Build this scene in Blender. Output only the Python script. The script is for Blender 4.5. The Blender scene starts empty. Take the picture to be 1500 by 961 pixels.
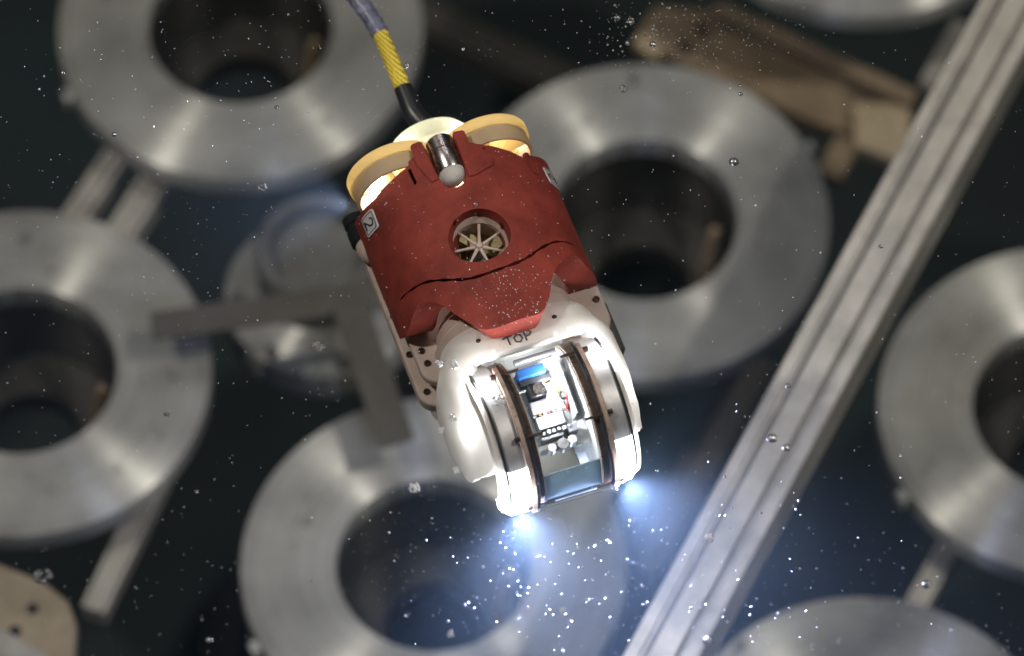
import bpy, bmesh, math, random
from mathutils import Vector, Matrix
from mathutils.geometry import delaunay_2d_cdt

S = bpy.context.scene
COL = S.collection
PI = math.pi
R = math.radians
random.seed(7)

# ------------------------------------------------------------------ camera
ELEV = R(59)
DIST, LENS = 36.667, 200.0                  # 1 unit = 10 cm
S.unit_settings.scale_length = 0.1
CD = Vector((0, math.cos(ELEV), -math.sin(ELEV)))
CU = Vector((0, math.sin(ELEV), math.cos(ELEV)))
CR = Vector((1, 0, 0))
CPOS = -CD * DIST
cam = bpy.data.cameras.new('camera')
cam.lens = LENS; cam.sensor_width = 36; cam.clip_start = 0.1; cam.clip_end = 500
cam.dof.use_dof = True; cam.dof.focus_distance = DIST - 0.45; cam.dof.aperture_fstop = 0.41
camo = bpy.data.objects.new('camera', cam); COL.objects.link(camo)
camo.location = CPOS
camo.rotation_euler = (PI / 2 - ELEV, 0, 0)
S.camera = camo

# ------------------------------------------------------------------ world
w = bpy.data.worlds.new('World'); S.world = w; w.use_nodes = True
bg = w.node_tree.nodes['Background']
bg.inputs[0].default_value = (0.30, 0.42, 0.60, 1); bg.inputs[1].default_value = 0.006

# ------------------------------------------------------------------ ceiling lamps of the test hall
def area(name, loc, size, power, col, target=(0, 0, -2), sy=None):
    l = bpy.data.lights.new(name, 'AREA'); l.energy = power; l.color = col
    l.shape = 'RECTANGLE'; l.size = size; l.size_y = sy or size
    o = bpy.data.objects.new(name, l); COL.objects.link(o); o.location = loc
    o.rotation_euler = (Vector(target) - Vector(loc)).to_track_quat('-Z', 'Y').to_euler()
    return o
area('hall_lamp', (-16, 0, 27), 1.0, 4150, (1.0, 0.93, 0.84), (0, 0, -5))
area('hall_lamp', (16, 0, 27), 1.0, 4150, (1.0, 0.94, 0.86), (0, 0, -5))
for x_, e_ in ((-6, 110), (-2.0, 130), (4, 240)):          # row of ceiling tubes beyond the tank
    area('hall_lamp', (x_, 17, 27), 0.45, e_, (0.98, 0.98, 1.0), (0, 0, -3), sy=8)

# ------------------------------------------------------------------ view
S.view_settings.view_transform = 'Standard'; S.view_settings.look = 'None'
S.view_settings.exposure = 0; S.view_settings.gamma = 1
S.cycles.use_denoising = True
S.cycles.max_bounces = 12; S.cycles.transmission_bounces = 8; S.cycles.transparent_max_bounces = 24
S.cycles.volume_bounces = 0; S.cycles.diffuse_bounces = 4; S.cycles.glossy_bounces = 5
S.cycles.sample_clamp_indirect = 4.0
S.cycles.caustics_reflective = False; S.cycles.caustics_refractive = False

# ------------------------------------------------------------------ helpers
def P(px, py, z):
    """photo pixel -> point of the horizontal plane at height z"""
    s = 36.0 / LENS / 1500
    d = CD + CR * (px - 750) * s + CU * (480.5 - py) * s
    return CPOS + d * ((z - CPOS.z) / d.z)

def empty(name, loc=(0, 0, 0), rz=0.0, label=None, cat=None, group=None, parent=None):
    o = bpy.data.objects.new(name, None); COL.objects.link(o)
    o.location = loc; o.rotation_euler = (0, 0, rz); o.empty_display_size = .1
    if parent: o.parent = parent
    return tag(o, label, cat, group)

def tag(o, label=None, cat=None, group=None, kind=None):
    if label: o['label'] = label
    if cat: o['category'] = cat
    if group: o['group'] = group
    if kind: o['kind'] = kind
    return o

def obj(name, bm, mat, parent=None, sharp=35, loc=None):
    me = bpy.data.meshes.new(name)
    bmesh.ops.recalc_face_normals(bm, faces=bm.faces)
    bm.to_mesh(me); bm.free()
    for p in me.polygons: p.use_smooth = True
    me.set_sharp_from_angle(angle=R(sharp))
    for m in (mat if isinstance(mat, (list, tuple)) else [mat]): me.materials.append(m)
    o = bpy.data.objects.new(name, me); COL.objects.link(o)
    if parent: o.parent = parent
    if loc is not None: o.location = loc
    return o

def bev(o, width, seg=2, ang=40):
    m = o.modifiers.new('bevel', 'BEVEL'); m.width = width; m.segments = seg
    m.limit_method = 'ANGLE'; m.angle_limit = R(ang); m.harden_normals = False
    return o

def M4(axis, center):
    """frame whose z runs along axis ('u','v','z')"""
    if axis == 'u': m = Matrix(((0, 0, 1), (1, 0, 0), (0, 1, 0)))      # local z -> u(x), local x -> y, local y -> z
    elif axis == 'v': m = Matrix(((1, 0, 0), (0, 0, 1), (0, -1, 0)))
    else: m = Matrix.Identity(3)
    return Matrix.Translation(Vector(center)) @ m.to_4x4()

def lathe(bm, prof, axis='z', center=(0, 0, 0), seg=64, a0=0.0, a1=2 * PI, closed=False):
    """prof: (radius, height) points along axis"""
    mt = M4(axis, center); full = abs(a1 - a0 - 2 * PI) < 1e-6
    n = seg if full else seg + 1
    rings = []
    for i in range(n):
        a = a0 + (a1 - a0) * i / seg
        rings.append([bm.verts.new(mt @ Vector((r * math.cos(a), r * math.sin(a), h))) for r, h in prof])
    m = len(prof)
    for i in range(seg):
        A, B = rings[i], rings[(i + 1) % n]
        for j in range(m if closed else m - 1):
            k = (j + 1) % m
            try: bm.faces.new((A[j], A[k], B[k], B[j]))
            except ValueError: pass
    if closed and not full:
        bm.faces.new(rings[0]); bm.faces.new(rings[-1])
    if not closed:
        bmesh.ops.remove_doubles(bm, verts=bm.verts, dist=1e-5)
    return bm

def box(bm, c, s, rot=None):
    vs = []
    rm = rot or Matrix.Identity(3)
    for x in (-.5, .5):
        for y in (-.5, .5):
            for z in (-.5, .5):
                vs.append(bm.verts.new(Vector(c) + rm @ Vector((x * s[0], y * s[1], z * s[2]))))
    for f in ((0, 1, 3, 2), (4, 6, 7, 5), (0, 4, 5, 1), (2, 3, 7, 6), (0, 2, 6, 4), (1, 5, 7, 3)):
        bm.faces.new([vs[i] for i in f])
    return bm

def tube(bm, pts, rad, seg=12, caps=True):
    pts = [Vector(p) for p in pts]
    rad = rad if isinstance(rad, (list, tuple)) else [rad] * len(pts)
    rings = []; ref = None
    for i, p in enumerate(pts):
        t = (pts[min(i + 1, len(pts) - 1)] - pts[max(i - 1, 0)]).normalized()
        if ref is None: ref = t.orthogonal().normalized()
        ref = (ref - t * ref.dot(t)).normalized(); b = t.cross(ref)
        rings.append([bm.verts.new(p + (ref * math.cos(a) + b * math.sin(a)) * rad[i]) for a in (2 * PI * k / seg for k in range(seg))])
    for A, B in zip(rings, rings[1:]):
        for k in range(seg): bm.faces.new((A[k], A[(k + 1) % seg], B[(k + 1) % seg], B[k]))
    if caps: bm.faces.new(rings[0]); bm.faces.new(rings[-1])
    return bm

def ball(bm, c, r, sub=2, sc=(1, 1, 1)):
    bmesh.ops.create_icosphere(bm, subdivisions=sub, radius=r, matrix=Matrix.Translation(Vector(c)) @ Matrix.Diagonal((*sc, 1)))
    return bm

def prism(bm, poly, z0, z1):
    a = [bm.verts.new((x, y, z0)) for x, y in poly]; b = [bm.verts.new((x, y, z1)) for x, y in poly]
    n = len(poly)
    bm.faces.new(a[::-1]); bm.faces.new(b)
    for i in range(n): bm.faces.new((a[i], a[(i + 1) % n], b[(i + 1) % n], b[i]))
    return bm

def rrect(x0, x1, y0, y1, r, n=6):
    out = []
    for cx, cy, a in ((x1 - r, y1 - r, 0), (x0 + r, y1 - r, 90), (x0 + r, y0 + r, 180), (x1 - r, y0 + r, 270)):
        for k in range(n + 1):
            t = R(a + 90 * k / n); out.append((cx + r * math.cos(t), cy + r * math.sin(t)))
    return out

def loft(bm, secs, a0=0.0, a1=2 * PI, seg=64, caps=True):
    """secs: (v, u0, z0, ru, rz); elliptical sections along v"""
    full = abs(a1 - a0 - 2 * PI) < 1e-6; n = seg if full else seg + 1
    rings = [[bm.verts.new((u0 + ru * math.cos(a0 + (a1 - a0) * i / seg), v, z0 + rz * math.sin(a0 + (a1 - a0) * i / seg))) for i in range(n)] for v, u0, z0, ru, rz in secs]
    for A, B in zip(rings, rings[1:]):
        for i in range(seg): bm.faces.new((A[i], A[(i + 1) % n], B[(i + 1) % n], B[i]))
    if caps: bm.faces.new(rings[0]); bm.faces.new(rings[-1])
    return bm

def cat_rom(pts, step, closed=True):
    n = len(pts); out = []
    for i in range(n if closed else n - 1):
        p0, p1, p2, p3 = (Vector(pts[(i + k) % n]) if closed else Vector(pts[min(max(i + k, 0), n - 1)]) for k in (-1, 0, 1, 2))
        m = max(1, int((p2 - p1).length / step))
        for k in range(m):
            t = k / m
            out.append(tuple(.5 * (2 * p1 + (p2 - p0) * t + (2 * p0 - 5 * p1 + 4 * p2 - p3) * t * t + (3 * p1 - p0 - 3 * p2 + p3) * t ** 3)))
    if not closed: out.append(tuple(pts[-1]))
    return out

def dense(pts, step):
    out = []; n = len(pts)
    for i in range(n):
        a, b = Vector(pts[i]), Vector(pts[(i + 1) % n]); m = max(1, int((b - a).length / step))
        out += [tuple(a + (b - a) * k / m) for k in range(m)]
    return out

def inside(p, poly):
    x, y = p; c = False; n = len(poly)
    for i in range(n):
        x1, y1 = poly[i]; x2, y2 = poly[(i + 1) % n]
        if (y1 > y) != (y2 > y) and x < (x2 - x1) * (y - y1) / (y2 - y1) + x1: c = not c
    return c

def sheet(outline, holes, fmap, thick, step=0.035):
    """a curved shell: outline and holes live in a flat (s, v) chart, fmap(s, v, depth) bends it"""
    verts, edges = [], []
    for loop in [outline] + holes:
        b = len(verts); verts += [Vector(p) for p in loop]
        edges += [(b + i, b + (i + 1) % len(loop)) for i in range(len(loop))]
    xs = [p[0] for p in outline]; ys = [p[1] for p in outline]
    bnd = [Vector(p) for l in [outline] + holes for p in l]
    y = min(ys) + step / 2; row = 0
    while y < max(ys):
        x = min(xs) + (step / 2 if row % 2 else step)
        while x < max(xs):
            if inside((x, y), outline) and not any(inside((x, y), h) for h in holes):
                q = Vector((x, y))
                if all((q - b).length_squared > (step * .45) ** 2 for b in bnd): verts.append(q)
            x += step
        y += step; row += 1
    vs, _, fs, *_ = delaunay_2d_cdt(verts, edges, [], 0, 1e-6)
    keep = []
    for f in fs:
        c = sum((vs[i] for i in f), Vector((0, 0))) / len(f)
        if inside(c, outline) and not any(inside(c, h) for h in holes): keep.append(f)
    bm = bmesh.new()
    top = [bm.verts.new(fmap(p.x, p.y, 0)) for p in vs]; bot = [bm.verts.new(fmap(p.x, p.y, thick)) for p in vs]
    cnt = {}
    for f in keep:
        bm.faces.new([top[i] for i in f]); bm.faces.new([bot[i] for i in reversed(f)])
        for i in range(len(f)):
            a, b = f[i], f[(i + 1) % len(f)]; cnt.setdefault((min(a, b), max(a, b)), []).append((a, b))
    for k, l in cnt.items():
        if len(l) == 1:
            a, b = l[0]; bm.faces.new((top[b], top[a], bot[a], bot[b]))
    bmesh.ops.delete(bm, geom=[v for v in bm.verts if not v.link_faces], context='VERTS')
    return bm

# ------------------------------------------------------------------ materials
def mat(name, col, rough=.5, metal=0.0, var=0.0, vscale=8.0, bump=0.0, bscale=60.0, spec=.5, sss=0.0, rvar=0.0,
        sssrad=(.06, .045, .035), aniso=0.0, trans=0.0, coat=0.0, col2=None, bdist=.01):
    m = bpy.data.materials.new(name); m.use_nodes = True
    nt = m.node_tree; b = nt.nodes['Principled BSDF']; L = nt.links
    b.inputs['Base Color'].default_value = (*col, 1); b.inputs['Roughness'].default_value = rough
    b.inputs['Metallic'].default_value = metal; b.inputs['Specular IOR Level'].default_value = spec
    b.inputs['Anisotropic'].default_value = aniso; b.inputs['Transmission Weight'].default_value = trans
    b.inputs['Coat Weight'].default_value = coat
    if sss:
        b.inputs['Subsurface Weight'].default_value = sss; b.inputs['Subsurface Radius'].default_value = (1, .75, .6)
        b.inputs['Subsurface Scale'].default_value = sssrad[0]
    tc = nt.nodes.new('ShaderNodeTexCoord')
    if var or col2:
        n = nt.nodes.new('ShaderNodeTexNoise'); n.inputs['Scale'].default_value = vscale; n.inputs['Detail'].default_value = 12; n.inputs['Roughness'].default_value = .64
        L.new(tc.outputs['Object'], n.inputs['Vector'])
        r = nt.nodes.new('ShaderNodeValToRGB'); r.color_ramp.elements[0].position = .3; r.color_ramp.elements[1].position = .7
        lo = tuple(c * (1 - var) for c in col); hi = col2 or tuple(min(1, c * (1 + var)) for c in col)
        r.color_ramp.elements[0].color = (*lo, 1); r.color_ramp.elements[1].color = (*hi, 1)
        L.new(n.outputs['Fac'], r.inputs['Fac']); L.new(r.outputs['Color'], b.inputs['Base Color'])
    if rvar:
        n = nt.nodes.new('ShaderNodeTexNoise'); n.inputs['Scale'].default_value = vscale * 2.3; n.inputs['Detail'].default_value = 5
        L.new(tc.outputs['Object'], n.inputs['Vector'])
        mr = nt.nodes.new('ShaderNodeMapRange'); mr.inputs['To Min'].default_value = max(.02, rough - rvar); mr.inputs['To Max'].default_value = rough + rvar
        L.new(n.outputs['Fac'], mr.inputs['Value']); L.new(mr.outputs['Result'], b.inputs['Roughness'])
    if bump:
        n = nt.nodes.new('ShaderNodeTexNoise'); n.inputs['Scale'].default_value = bscale; n.inputs['Detail'].default_value = 4
        L.new(tc.outputs['Object'], n.inputs['Vector'])
        bp = nt.nodes.new('ShaderNodeBump'); bp.inputs['Strength'].default_value = bump; bp.inputs['Distance'].default_value = bdist
        L.new(n.outputs['Fac'], bp.inputs['Height']); L.new(bp.outputs['Normal'], b.inputs['Normal'])
    return m

def emit(name, col, s):
    m = bpy.data.materials.new(name); m.use_nodes = True; nt = m.node_tree
    b = nt.nodes['Principled BSDF']; b.inputs['Base Color'].default_value = (.8, .8, .8, 1)
    b.inputs['Emission Color'].default_value = (*col, 1); b.inputs['Emission Strength'].default_value = s
    return m

def clear(name, tint, ior=1.25, rough=.02, refl=1.0):
    """clear plastic under water: see-through, with Fresnel reflections"""
    m = bpy.data.materials.new(name); m.use_nodes = True; nt = m.node_tree; nt.nodes.clear()
    o = nt.nodes.new('ShaderNodeOutputMaterial'); mix = nt.nodes.new('ShaderNodeMixShader')
    t = nt.nodes.new('ShaderNodeBsdfTransparent'); g = nt.nodes.new('ShaderNodeBsdfGlossy'); f = nt.nodes.new('ShaderNodeFresnel')
    t.inputs['Color'].default_value = (*tint, 1); g.inputs['Roughness'].default_value = rough
    g.inputs['Color'].default_value = (refl, refl, refl, 1)
    f.inputs['IOR'].default_value = ior
    ge = nt.nodes.new('ShaderNodeNewGeometry'); mm = nt.nodes.new('ShaderNodeMath'); mm.operation = 'MULTIPLY_ADD'; mm.inputs[1].default_value = -1; mm.inputs[2].default_value = 1
    m2 = nt.nodes.new('ShaderNodeMath'); m2.operation = 'MULTIPLY'
    nt.links.new(ge.outputs['Backfacing'], mm.inputs[0]); nt.links.new(mm.outputs[0], m2.inputs[0]); nt.links.new(f.outputs[0], m2.inputs[1])
    nt.links.new(m2.outputs[0], mix.inputs[0]); nt.links.new(t.outputs[0], mix.inputs[1]); nt.links.new(g.outputs[0], mix.inputs[2])
    nt.links.new(mix.outputs[0], o.inputs['Surface'])
    return m

def nylon(name, col, tl, tcol, var=.06):
    """thin translucent printed nylon: diffuse surface that lets lamp light through"""
    m = bpy.data.materials.new(name); m.use_nodes = True; nt = m.node_tree; L = nt.links
    b = nt.nodes['Principled BSDF']; out = nt.nodes['Material Output']
    b.inputs['Roughness'].default_value = .48; b.inputs['Specular IOR Level'].default_value = .25
    tc = nt.nodes.new('ShaderNodeTexCoord'); n = nt.nodes.new('ShaderNodeTexNoise'); n.inputs['Scale'].default_value = 5; n.inputs['Detail'].default_value = 7
    L.new(tc.outputs['Object'], n.inputs['Vector'])
    r = nt.nodes.new('ShaderNodeValToRGB'); r.color_ramp.elements[0].position = .35; r.color_ramp.elements[1].position = .65
    r.color_ramp.elements[0].color = (*(c * (1 - var * (1 + i * .4)) for i, c in enumerate(col)), 1); r.color_ramp.elements[1].color = (*(c * (1 + var * .4) for c in col), 1)
    L.new(n.outputs['Fac'], r.inputs['Fac']); L.new(r.outputs['Color'], b.inputs['Base Color'])
    n2 = nt.nodes.new('ShaderNodeTexNoise'); n2.inputs['Scale'].default_value = 90; L.new(tc.outputs['Object'], n2.inputs['Vector'])
    bp = nt.nodes.new('ShaderNodeBump'); bp.inputs['Strength'].default_value = .12; bp.inputs['Distance'].default_value = .006
    L.new(n2.outputs['Fac'], bp.inputs['Height']); L.new(bp.outputs['Normal'], b.inputs['Normal'])
    t = nt.nodes.new('ShaderNodeBsdfTranslucent'); t.inputs['Color'].default_value = (*tcol, 1)
    mx = nt.nodes.new('ShaderNodeMixShader'); mx.inputs[0].default_value = tl
    L.new(b.outputs[0], mx.inputs[1]); L.new(t.outputs[0], mx.inputs[2]); L.new(mx.outputs[0], out.inputs['Surface'])
    return m

def flange_metal(name, col, metal, rough, aniso, scale=1.0):
    """lathe-turned flange: fine concentric grooves stretch every highlight along the radius"""
    m = bpy.data.materials.new(name); m.use_nodes = True; nt = m.node_tree; L = nt.links
    b = nt.nodes['Principled BSDF']; b.inputs['Metallic'].default_value = metal; b.inputs['Roughness'].default_value = rough
    b.inputs['Anisotropic'].default_value = aniso; b.inputs['Anisotropic Rotation'].default_value = .25
    tg = nt.nodes.new('ShaderNodeTangent'); tg.direction_type = 'RADIAL'; tg.axis = 'Z'
    L.new(tg.outputs[0], b.inputs['Tangent'])
    tc = nt.nodes.new('ShaderNodeTexCoord'); n = nt.nodes.new('ShaderNodeTexNoise'); n.inputs['Scale'].default_value = 1.6; n.inputs['Detail'].default_value = 7
    oi = nt.nodes.new('ShaderNodeObjectInfo'); va = nt.nodes.new('ShaderNodeVectorMath'); va.operation = 'MULTIPLY_ADD'; va.inputs[1].default_value = (40, 40, 40)
    L.new(oi.outputs['Random'], va.inputs[0]); L.new(tc.outputs['Object'], va.inputs[2]); L.new(va.outputs[0], n.inputs['Vector'])
    # rings of wear left by the lathe
    sp = nt.nodes.new('ShaderNodeSeparateXYZ'); L.new(tc.outputs['Object'], sp.inputs[0])
    cm = nt.nodes.new('ShaderNodeCombineXYZ'); L.new(sp.outputs[0], cm.inputs[0]); L.new(sp.outputs[1], cm.inputs[1])
    ln = nt.nodes.new('ShaderNodeVectorMath'); ln.operation = 'LENGTH'; L.new(cm.outputs[0], ln.inputs[0])
    n2 = nt.nodes.new('ShaderNodeTexNoise'); n2.noise_dimensions = '1D'; n2.inputs['Scale'].default_value = 9; n2.inputs['Detail'].default_value = 4
    L.new(ln.outputs['Value'], n2.inputs['W'])
    mx = nt.nodes.new('ShaderNodeMath'); mx.operation = 'MULTIPLY_ADD'; mx.inputs[1].default_value = .35
    L.new(n2.outputs['Fac'], mx.inputs[0]); L.new(n.outputs['Fac'], mx.inputs[2])
    r = nt.nodes.new('ShaderNodeValToRGB'); r.color_ramp.elements[0].position = .45; r.color_ramp.elements[1].position = .9
    r.color_ramp.elements[0].color = (*(c * .62 for c in col), 1); r.color_ramp.elements[1].color = (*(min(.8, c * 1.2) for c in col), 1)
    L.new(mx.outputs[0], r.inputs['Fac'])
    n3 = nt.nodes.new('ShaderNodeTexNoise'); n3.inputs['Scale'].default_value = 3.4; n3.inputs['Detail'].default_value = 3; L.new(va.outputs[0], n3.inputs['Vector'])
    r3 = nt.nodes.new('ShaderNodeValToRGB'); r3.color_ramp.elements[0].position = .66; r3.color_ramp.elements[1].position = .76
    r3.color_ramp.elements[0].color = (1, 1, 1, 1); r3.color_ramp.elements[1].color = (.35, .32, .28, 1); L.new(n3.outputs['Fac'], r3.inputs['Fac'])
    ms = nt.nodes.new('ShaderNodeMix'); ms.data_type = 'RGBA'; ms.blend_type = 'MULTIPLY'; ms.inputs[0].default_value = 1
    L.new(r.outputs['Color'], ms.inputs[6]); L.new(r3.outputs['Color'], ms.inputs[7]); L.new(ms.outputs[2], b.inputs['Base Color'])
    return m

MT = dict(
    red=mat('red_foam_paint', (.240, .040, .029), .58, var=.32, vscale=4, bump=.5, bscale=170, rvar=.1, bdist=.008, spec=.22),
    black=mat('black_plastic', (.012, .012, .014), .35, var=.3, vscale=20),
    matteblack=mat('matte_black', (.012, .015, .016), .75, var=.3, vscale=20, spec=.15),
    ink=mat('marker_ink', (.03, .03, .035), .6, var=.3, vscale=30),
    sticker=mat('sticker_paper', (.62, .60, .60), .5, var=.05, vscale=20),
    steel=mat('polished_steel', (.62, .55, .53), .27, 1.0, var=.06, vscale=12, rvar=.05),
    alu=mat('turned_aluminium', (.72, .71, .70), .34, .7, var=.07, vscale=9, rvar=.08),
    brownband=mat('brown_reflection_band', (.46, .34, .275), .30, .35, var=.25, vscale=14, rvar=.1),  # brown reflection in the clear acrylic, put into the base colour
    darkplate=mat('smoked_plate', (.035, .033, .034), .25, .3, var=.3, vscale=12),
    screw=mat('dark_screw', (.09, .06, .045), .35, .8, var=.3, vscale=40),
    amber=nylon('amber_nylon', (.56, .46, .27), .38, (.95, .80, .45)),
    amber2=nylon('amber_nylon_thick', (.42, .33, .22), .16, (.9, .72, .42)),
    white=nylon('white_nylon', (.78, .755, .715), .40, (.95, .94, .91)),
    pink=nylon('pinkish_nylon', (.55, .45, .40), .10, (.9, .8, .7), .12),
    rear=nylon('bright_nylon', (.72, .72, .62), .5, (.95, .95, .80)),
    olive=mat('olive_resin', (.44, .38, .19), .5, var=.4, vscale=9),
    copper=mat('copper_winding', (.5, .22, .06), .35, .9, var=.4, vscale=30),
    window=clear('clear_acrylic', (.97, .98, .985), 1.22),
    windowrim=clear('acrylic_edge', (.955, .97, .98), 1.3),
    led=emit('lit_led_lens', (.93, .96, 1.0), 14.0),
    slate=nylon('lit_acrylic_tint', (.20, .25, .29), .5, (.36, .46, .52)),  # bluish tone of acrylic lit by the lamps, held as colour
    blue=mat('blue_block', (.03, .14, .45), .35, var=.2, vscale=15),
    silver=mat('brushed_silver', (.27, .27, .30), .4, .4, var=.1, vscale=10),
    pcb=mat('circuit_board', (.75, .77, .78), .4, var=.1, vscale=30),
    chips=mat('grey_component', (.16, .16, .17), .4, var=.5, vscale=30),
    yellowwire=mat('yellow_wire', (.75, .6, .05), .4, var=.1),
    redwire=mat('red_wire', (.6, .03, .03), .4, var=.1),
    flange=flange_metal('turned_flange', (.43, .43, .395), .37, .377, 1.0),
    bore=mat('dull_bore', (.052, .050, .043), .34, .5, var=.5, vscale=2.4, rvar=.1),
    extr=mat('extruded_aluminium', (.46, .435, .375), .5, .2, var=.25, vscale=3.0, rvar=.12),
    tan=mat('tan_resin_board', (.22, .165, .105), .6, var=.5, vscale=2.6),
    cream=mat('cream_board', (.38, .31, .20), .5, var=.3, vscale=2.2),
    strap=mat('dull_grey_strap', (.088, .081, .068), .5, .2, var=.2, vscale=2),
    boss=mat('grey_boss', (.15, .15, .14), .5, .3, var=.4, vscale=2),
    borestreak=mat('pale_bore_streak', (.36, .275, .17), .55, .1, var=.5, vscale=5),  # pale tone of the light streak reflected in the bore
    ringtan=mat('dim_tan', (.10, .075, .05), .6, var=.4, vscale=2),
    floor=mat('dark_tank_floor', (.003, .006, .007), .7, var=.6, vscale=.3, col2=(.008, .024, .022)),
)

# faint pale scuffs and grime on the red paint
def scuff(m, pale, grime):
    nt = m.node_tree; L = nt.links; b = nt.nodes['Principled BSDF']; src = b.inputs['Base Color'].links[0].from_socket
    tc = nt.nodes.new('ShaderNodeTexCoord')
    for col, sc, lo, hi, st in ((pale, (26, 5, 9), .60, .80, .55), (grime, (3.2, 3.2, 3.2), .54, .78, .6)):
        mp = nt.nodes.new('ShaderNodeMapping'); mp.inputs['Scale'].default_value = sc; mp.inputs['Rotation'].default_value = (.3, .5, .9)
        L.new(tc.outputs['Object'], mp.inputs['Vector'])
        n = nt.nodes.new('ShaderNodeTexNoise'); n.inputs['Scale'].default_value = 1; n.inputs['Detail'].default_value = 10; n.inputs['Roughness'].default_value = .7
        L.new(mp.outputs[0], n.inputs['Vector'])
        mr = nt.nodes.new('ShaderNodeMapRange'); mr.inputs['From Min'].default_value = lo; mr.inputs['From Max'].default_value = hi; mr.inputs['To Max'].default_value = st
        L.new(n.outputs['Fac'], mr.inputs['Value'])
        mx = nt.nodes.new('ShaderNodeMix'); mx.data_type = 'RGBA'; mx.inputs[7].default_value = (*col, 1)
        L.new(mr.outputs['Result'], mx.inputs[0]); L.new(src, mx.inputs[6]); src = mx.outputs[2]
    L.new(src, b.inputs['Base Color'])
scuff(MT['red'], (.36, .12, .09), (.14, .030, .024))
scuff(MT['extr'], (.60, .58, .52), (.20, .18, .14))

# yellow braided cable and its taped wrap
def braid():
    m = mat('yellow_braid', (.62, .46, .03), .45, bump=.0)
    nt = m.node_tree; L = nt.links; b = nt.nodes['Principled BSDF']; tc = nt.nodes.new('ShaderNodeTexCoord')
    wv = nt.nodes.new('ShaderNodeTexWave'); wv.inputs['Scale'].default_value = 16; wv.inputs['Distortion'].default_value = 1.5; wv.bands_direction = 'DIAGONAL'
    L.new(tc.outputs['Object'], wv.inputs['Vector'])
    r = nt.nodes.new('ShaderNodeValToRGB'); r.color_ramp.elements[0].color = (.38, .26, .01, 1); r.color_ramp.elements[1].color = (.78, .62, .08, 1)
    L.new(wv.outputs['Fac'], r.inputs['Fac']); L.new(r.outputs['Color'], b.inputs['Base Color'])
    bp = nt.nodes.new('ShaderNodeBump'); bp.inputs['Strength'].default_value = .6; bp.inputs['Distance'].default_value = .01
    L.new(wv.outputs['Fac'], bp.inputs['Height']); L.new(bp.outputs['Normal'], b.inputs['Normal'])
    return m
MT['braid'] = braid()
MT['tape'] = mat('grey_tape', (.035, .038, .06), .3, var=.2, vscale=12, col2=(.22, .23, .33), bump=.4, bscale=25, bdist=.02)

# ================================================================== THE SETTING
FZ = -6.28                                   # top of the flanges
bm = bmesh.new(); prism(bm, [(-60, -60), (60, -60), (60, 60), (-60, 60)], -13.4, -13.2)
tag(obj('tank_floor', bm, MT['floor']), kind='structure')

# the water of the tank, a faintly cloudy body whose surface lies just above the robot
bm = bmesh.new(); prism(bm, [(-25, -25), (25, -25), (25, 25), (-25, 25)], -13.0, 0.98)
vm = bpy.data.materials.new('tank_water'); vm.use_nodes = True; nt = vm.node_tree; nt.nodes.clear()
vo = nt.nodes.new('ShaderNodeOutputMaterial'); pv = nt.nodes.new('ShaderNodeVolumePrincipled')
pv.inputs['Color'].default_value = (.42, .60, .72, 1); pv.inputs['Density'].default_value = .0058; pv.inputs['Anisotropy'].default_value = .55
nt.links.new(pv.outputs[0], vo.inputs['Volume'])
wat = obj('water', bm, vm); tag(wat, kind='structure')

# ------------------------------------------------------------------ flanged pipe stubs on the tank's frame
def make_flange():
    t = empty('flanged_pipe')
    bm = bmesh.new()
    lathe(bm, [(.735, -.22), (1.44, -.22), (1.46, -.20), (1.46, -.025), (1.455, -.010), (1.435, 0), (1.10, 0), (1.09, -.008), (1.06, -.008), (1.05, 0), (.755, 0), (.740, -.006), (.735, -.02)], 'z', seg=120, closed=True)
    obj('flange', bm, MT['flange'], t)
    bm = bmesh.new()
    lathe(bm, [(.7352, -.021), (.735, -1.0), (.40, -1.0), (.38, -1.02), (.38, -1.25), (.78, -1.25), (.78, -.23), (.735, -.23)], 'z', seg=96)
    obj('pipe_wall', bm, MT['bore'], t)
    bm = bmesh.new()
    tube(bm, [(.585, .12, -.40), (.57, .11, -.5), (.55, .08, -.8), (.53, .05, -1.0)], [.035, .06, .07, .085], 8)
    obj('streak_rod', bm, MT['borestreak'], t)  # rod added to imitate the light streak reflected on the pipe wall
    for a in (25, 205):
        bm = bmesh.new(); prism(bm, [(-.05, -.05), (.05, -.05), (.05, .05), (-.05, .05)], -.16, -.05)
        for v in bm.verts: v.co = Matrix.Rotation(R(a), 3, 'Z') @ (v.co + Vector((1.48, 0, 0)))
        obj('tab', bm, MT['flange'], t)
    return t
def copy_tree(o, parent=None):
    c = o.copy(); COL.objects.link(c)
    if parent: c.parent = parent
    for ch in [x for x in o.children]: copy_tree(ch, c)
    return c
fl = [((352, 37), 'wide grey ring flange at the upper edge, left of the yellow cable'),
      ((943, 320), 'wide grey ring flange behind the right side of the red cover'),
      ((32, 542), 'wide grey ring flange cut off by the left edge, halfway down'),
      ((635, 826), 'wide grey ring flange under the robot nose, seen whole below the lamps'),
      ((1565, 597), 'grey ring flange cut off by the right edge, beyond the long extrusion'),
      ((1270, 1128), 'grey ring flange showing only its upper rim at the bottom edge'),
      ((1263, -195), 'grey ring flange showing only its lower rim at the top edge')]
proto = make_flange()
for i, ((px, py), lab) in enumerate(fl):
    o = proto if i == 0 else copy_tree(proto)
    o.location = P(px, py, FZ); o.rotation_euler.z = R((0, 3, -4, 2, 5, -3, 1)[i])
    tag(o, lab, 'pipe flange', 'flanged pipes standing in a square grid')

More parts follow.
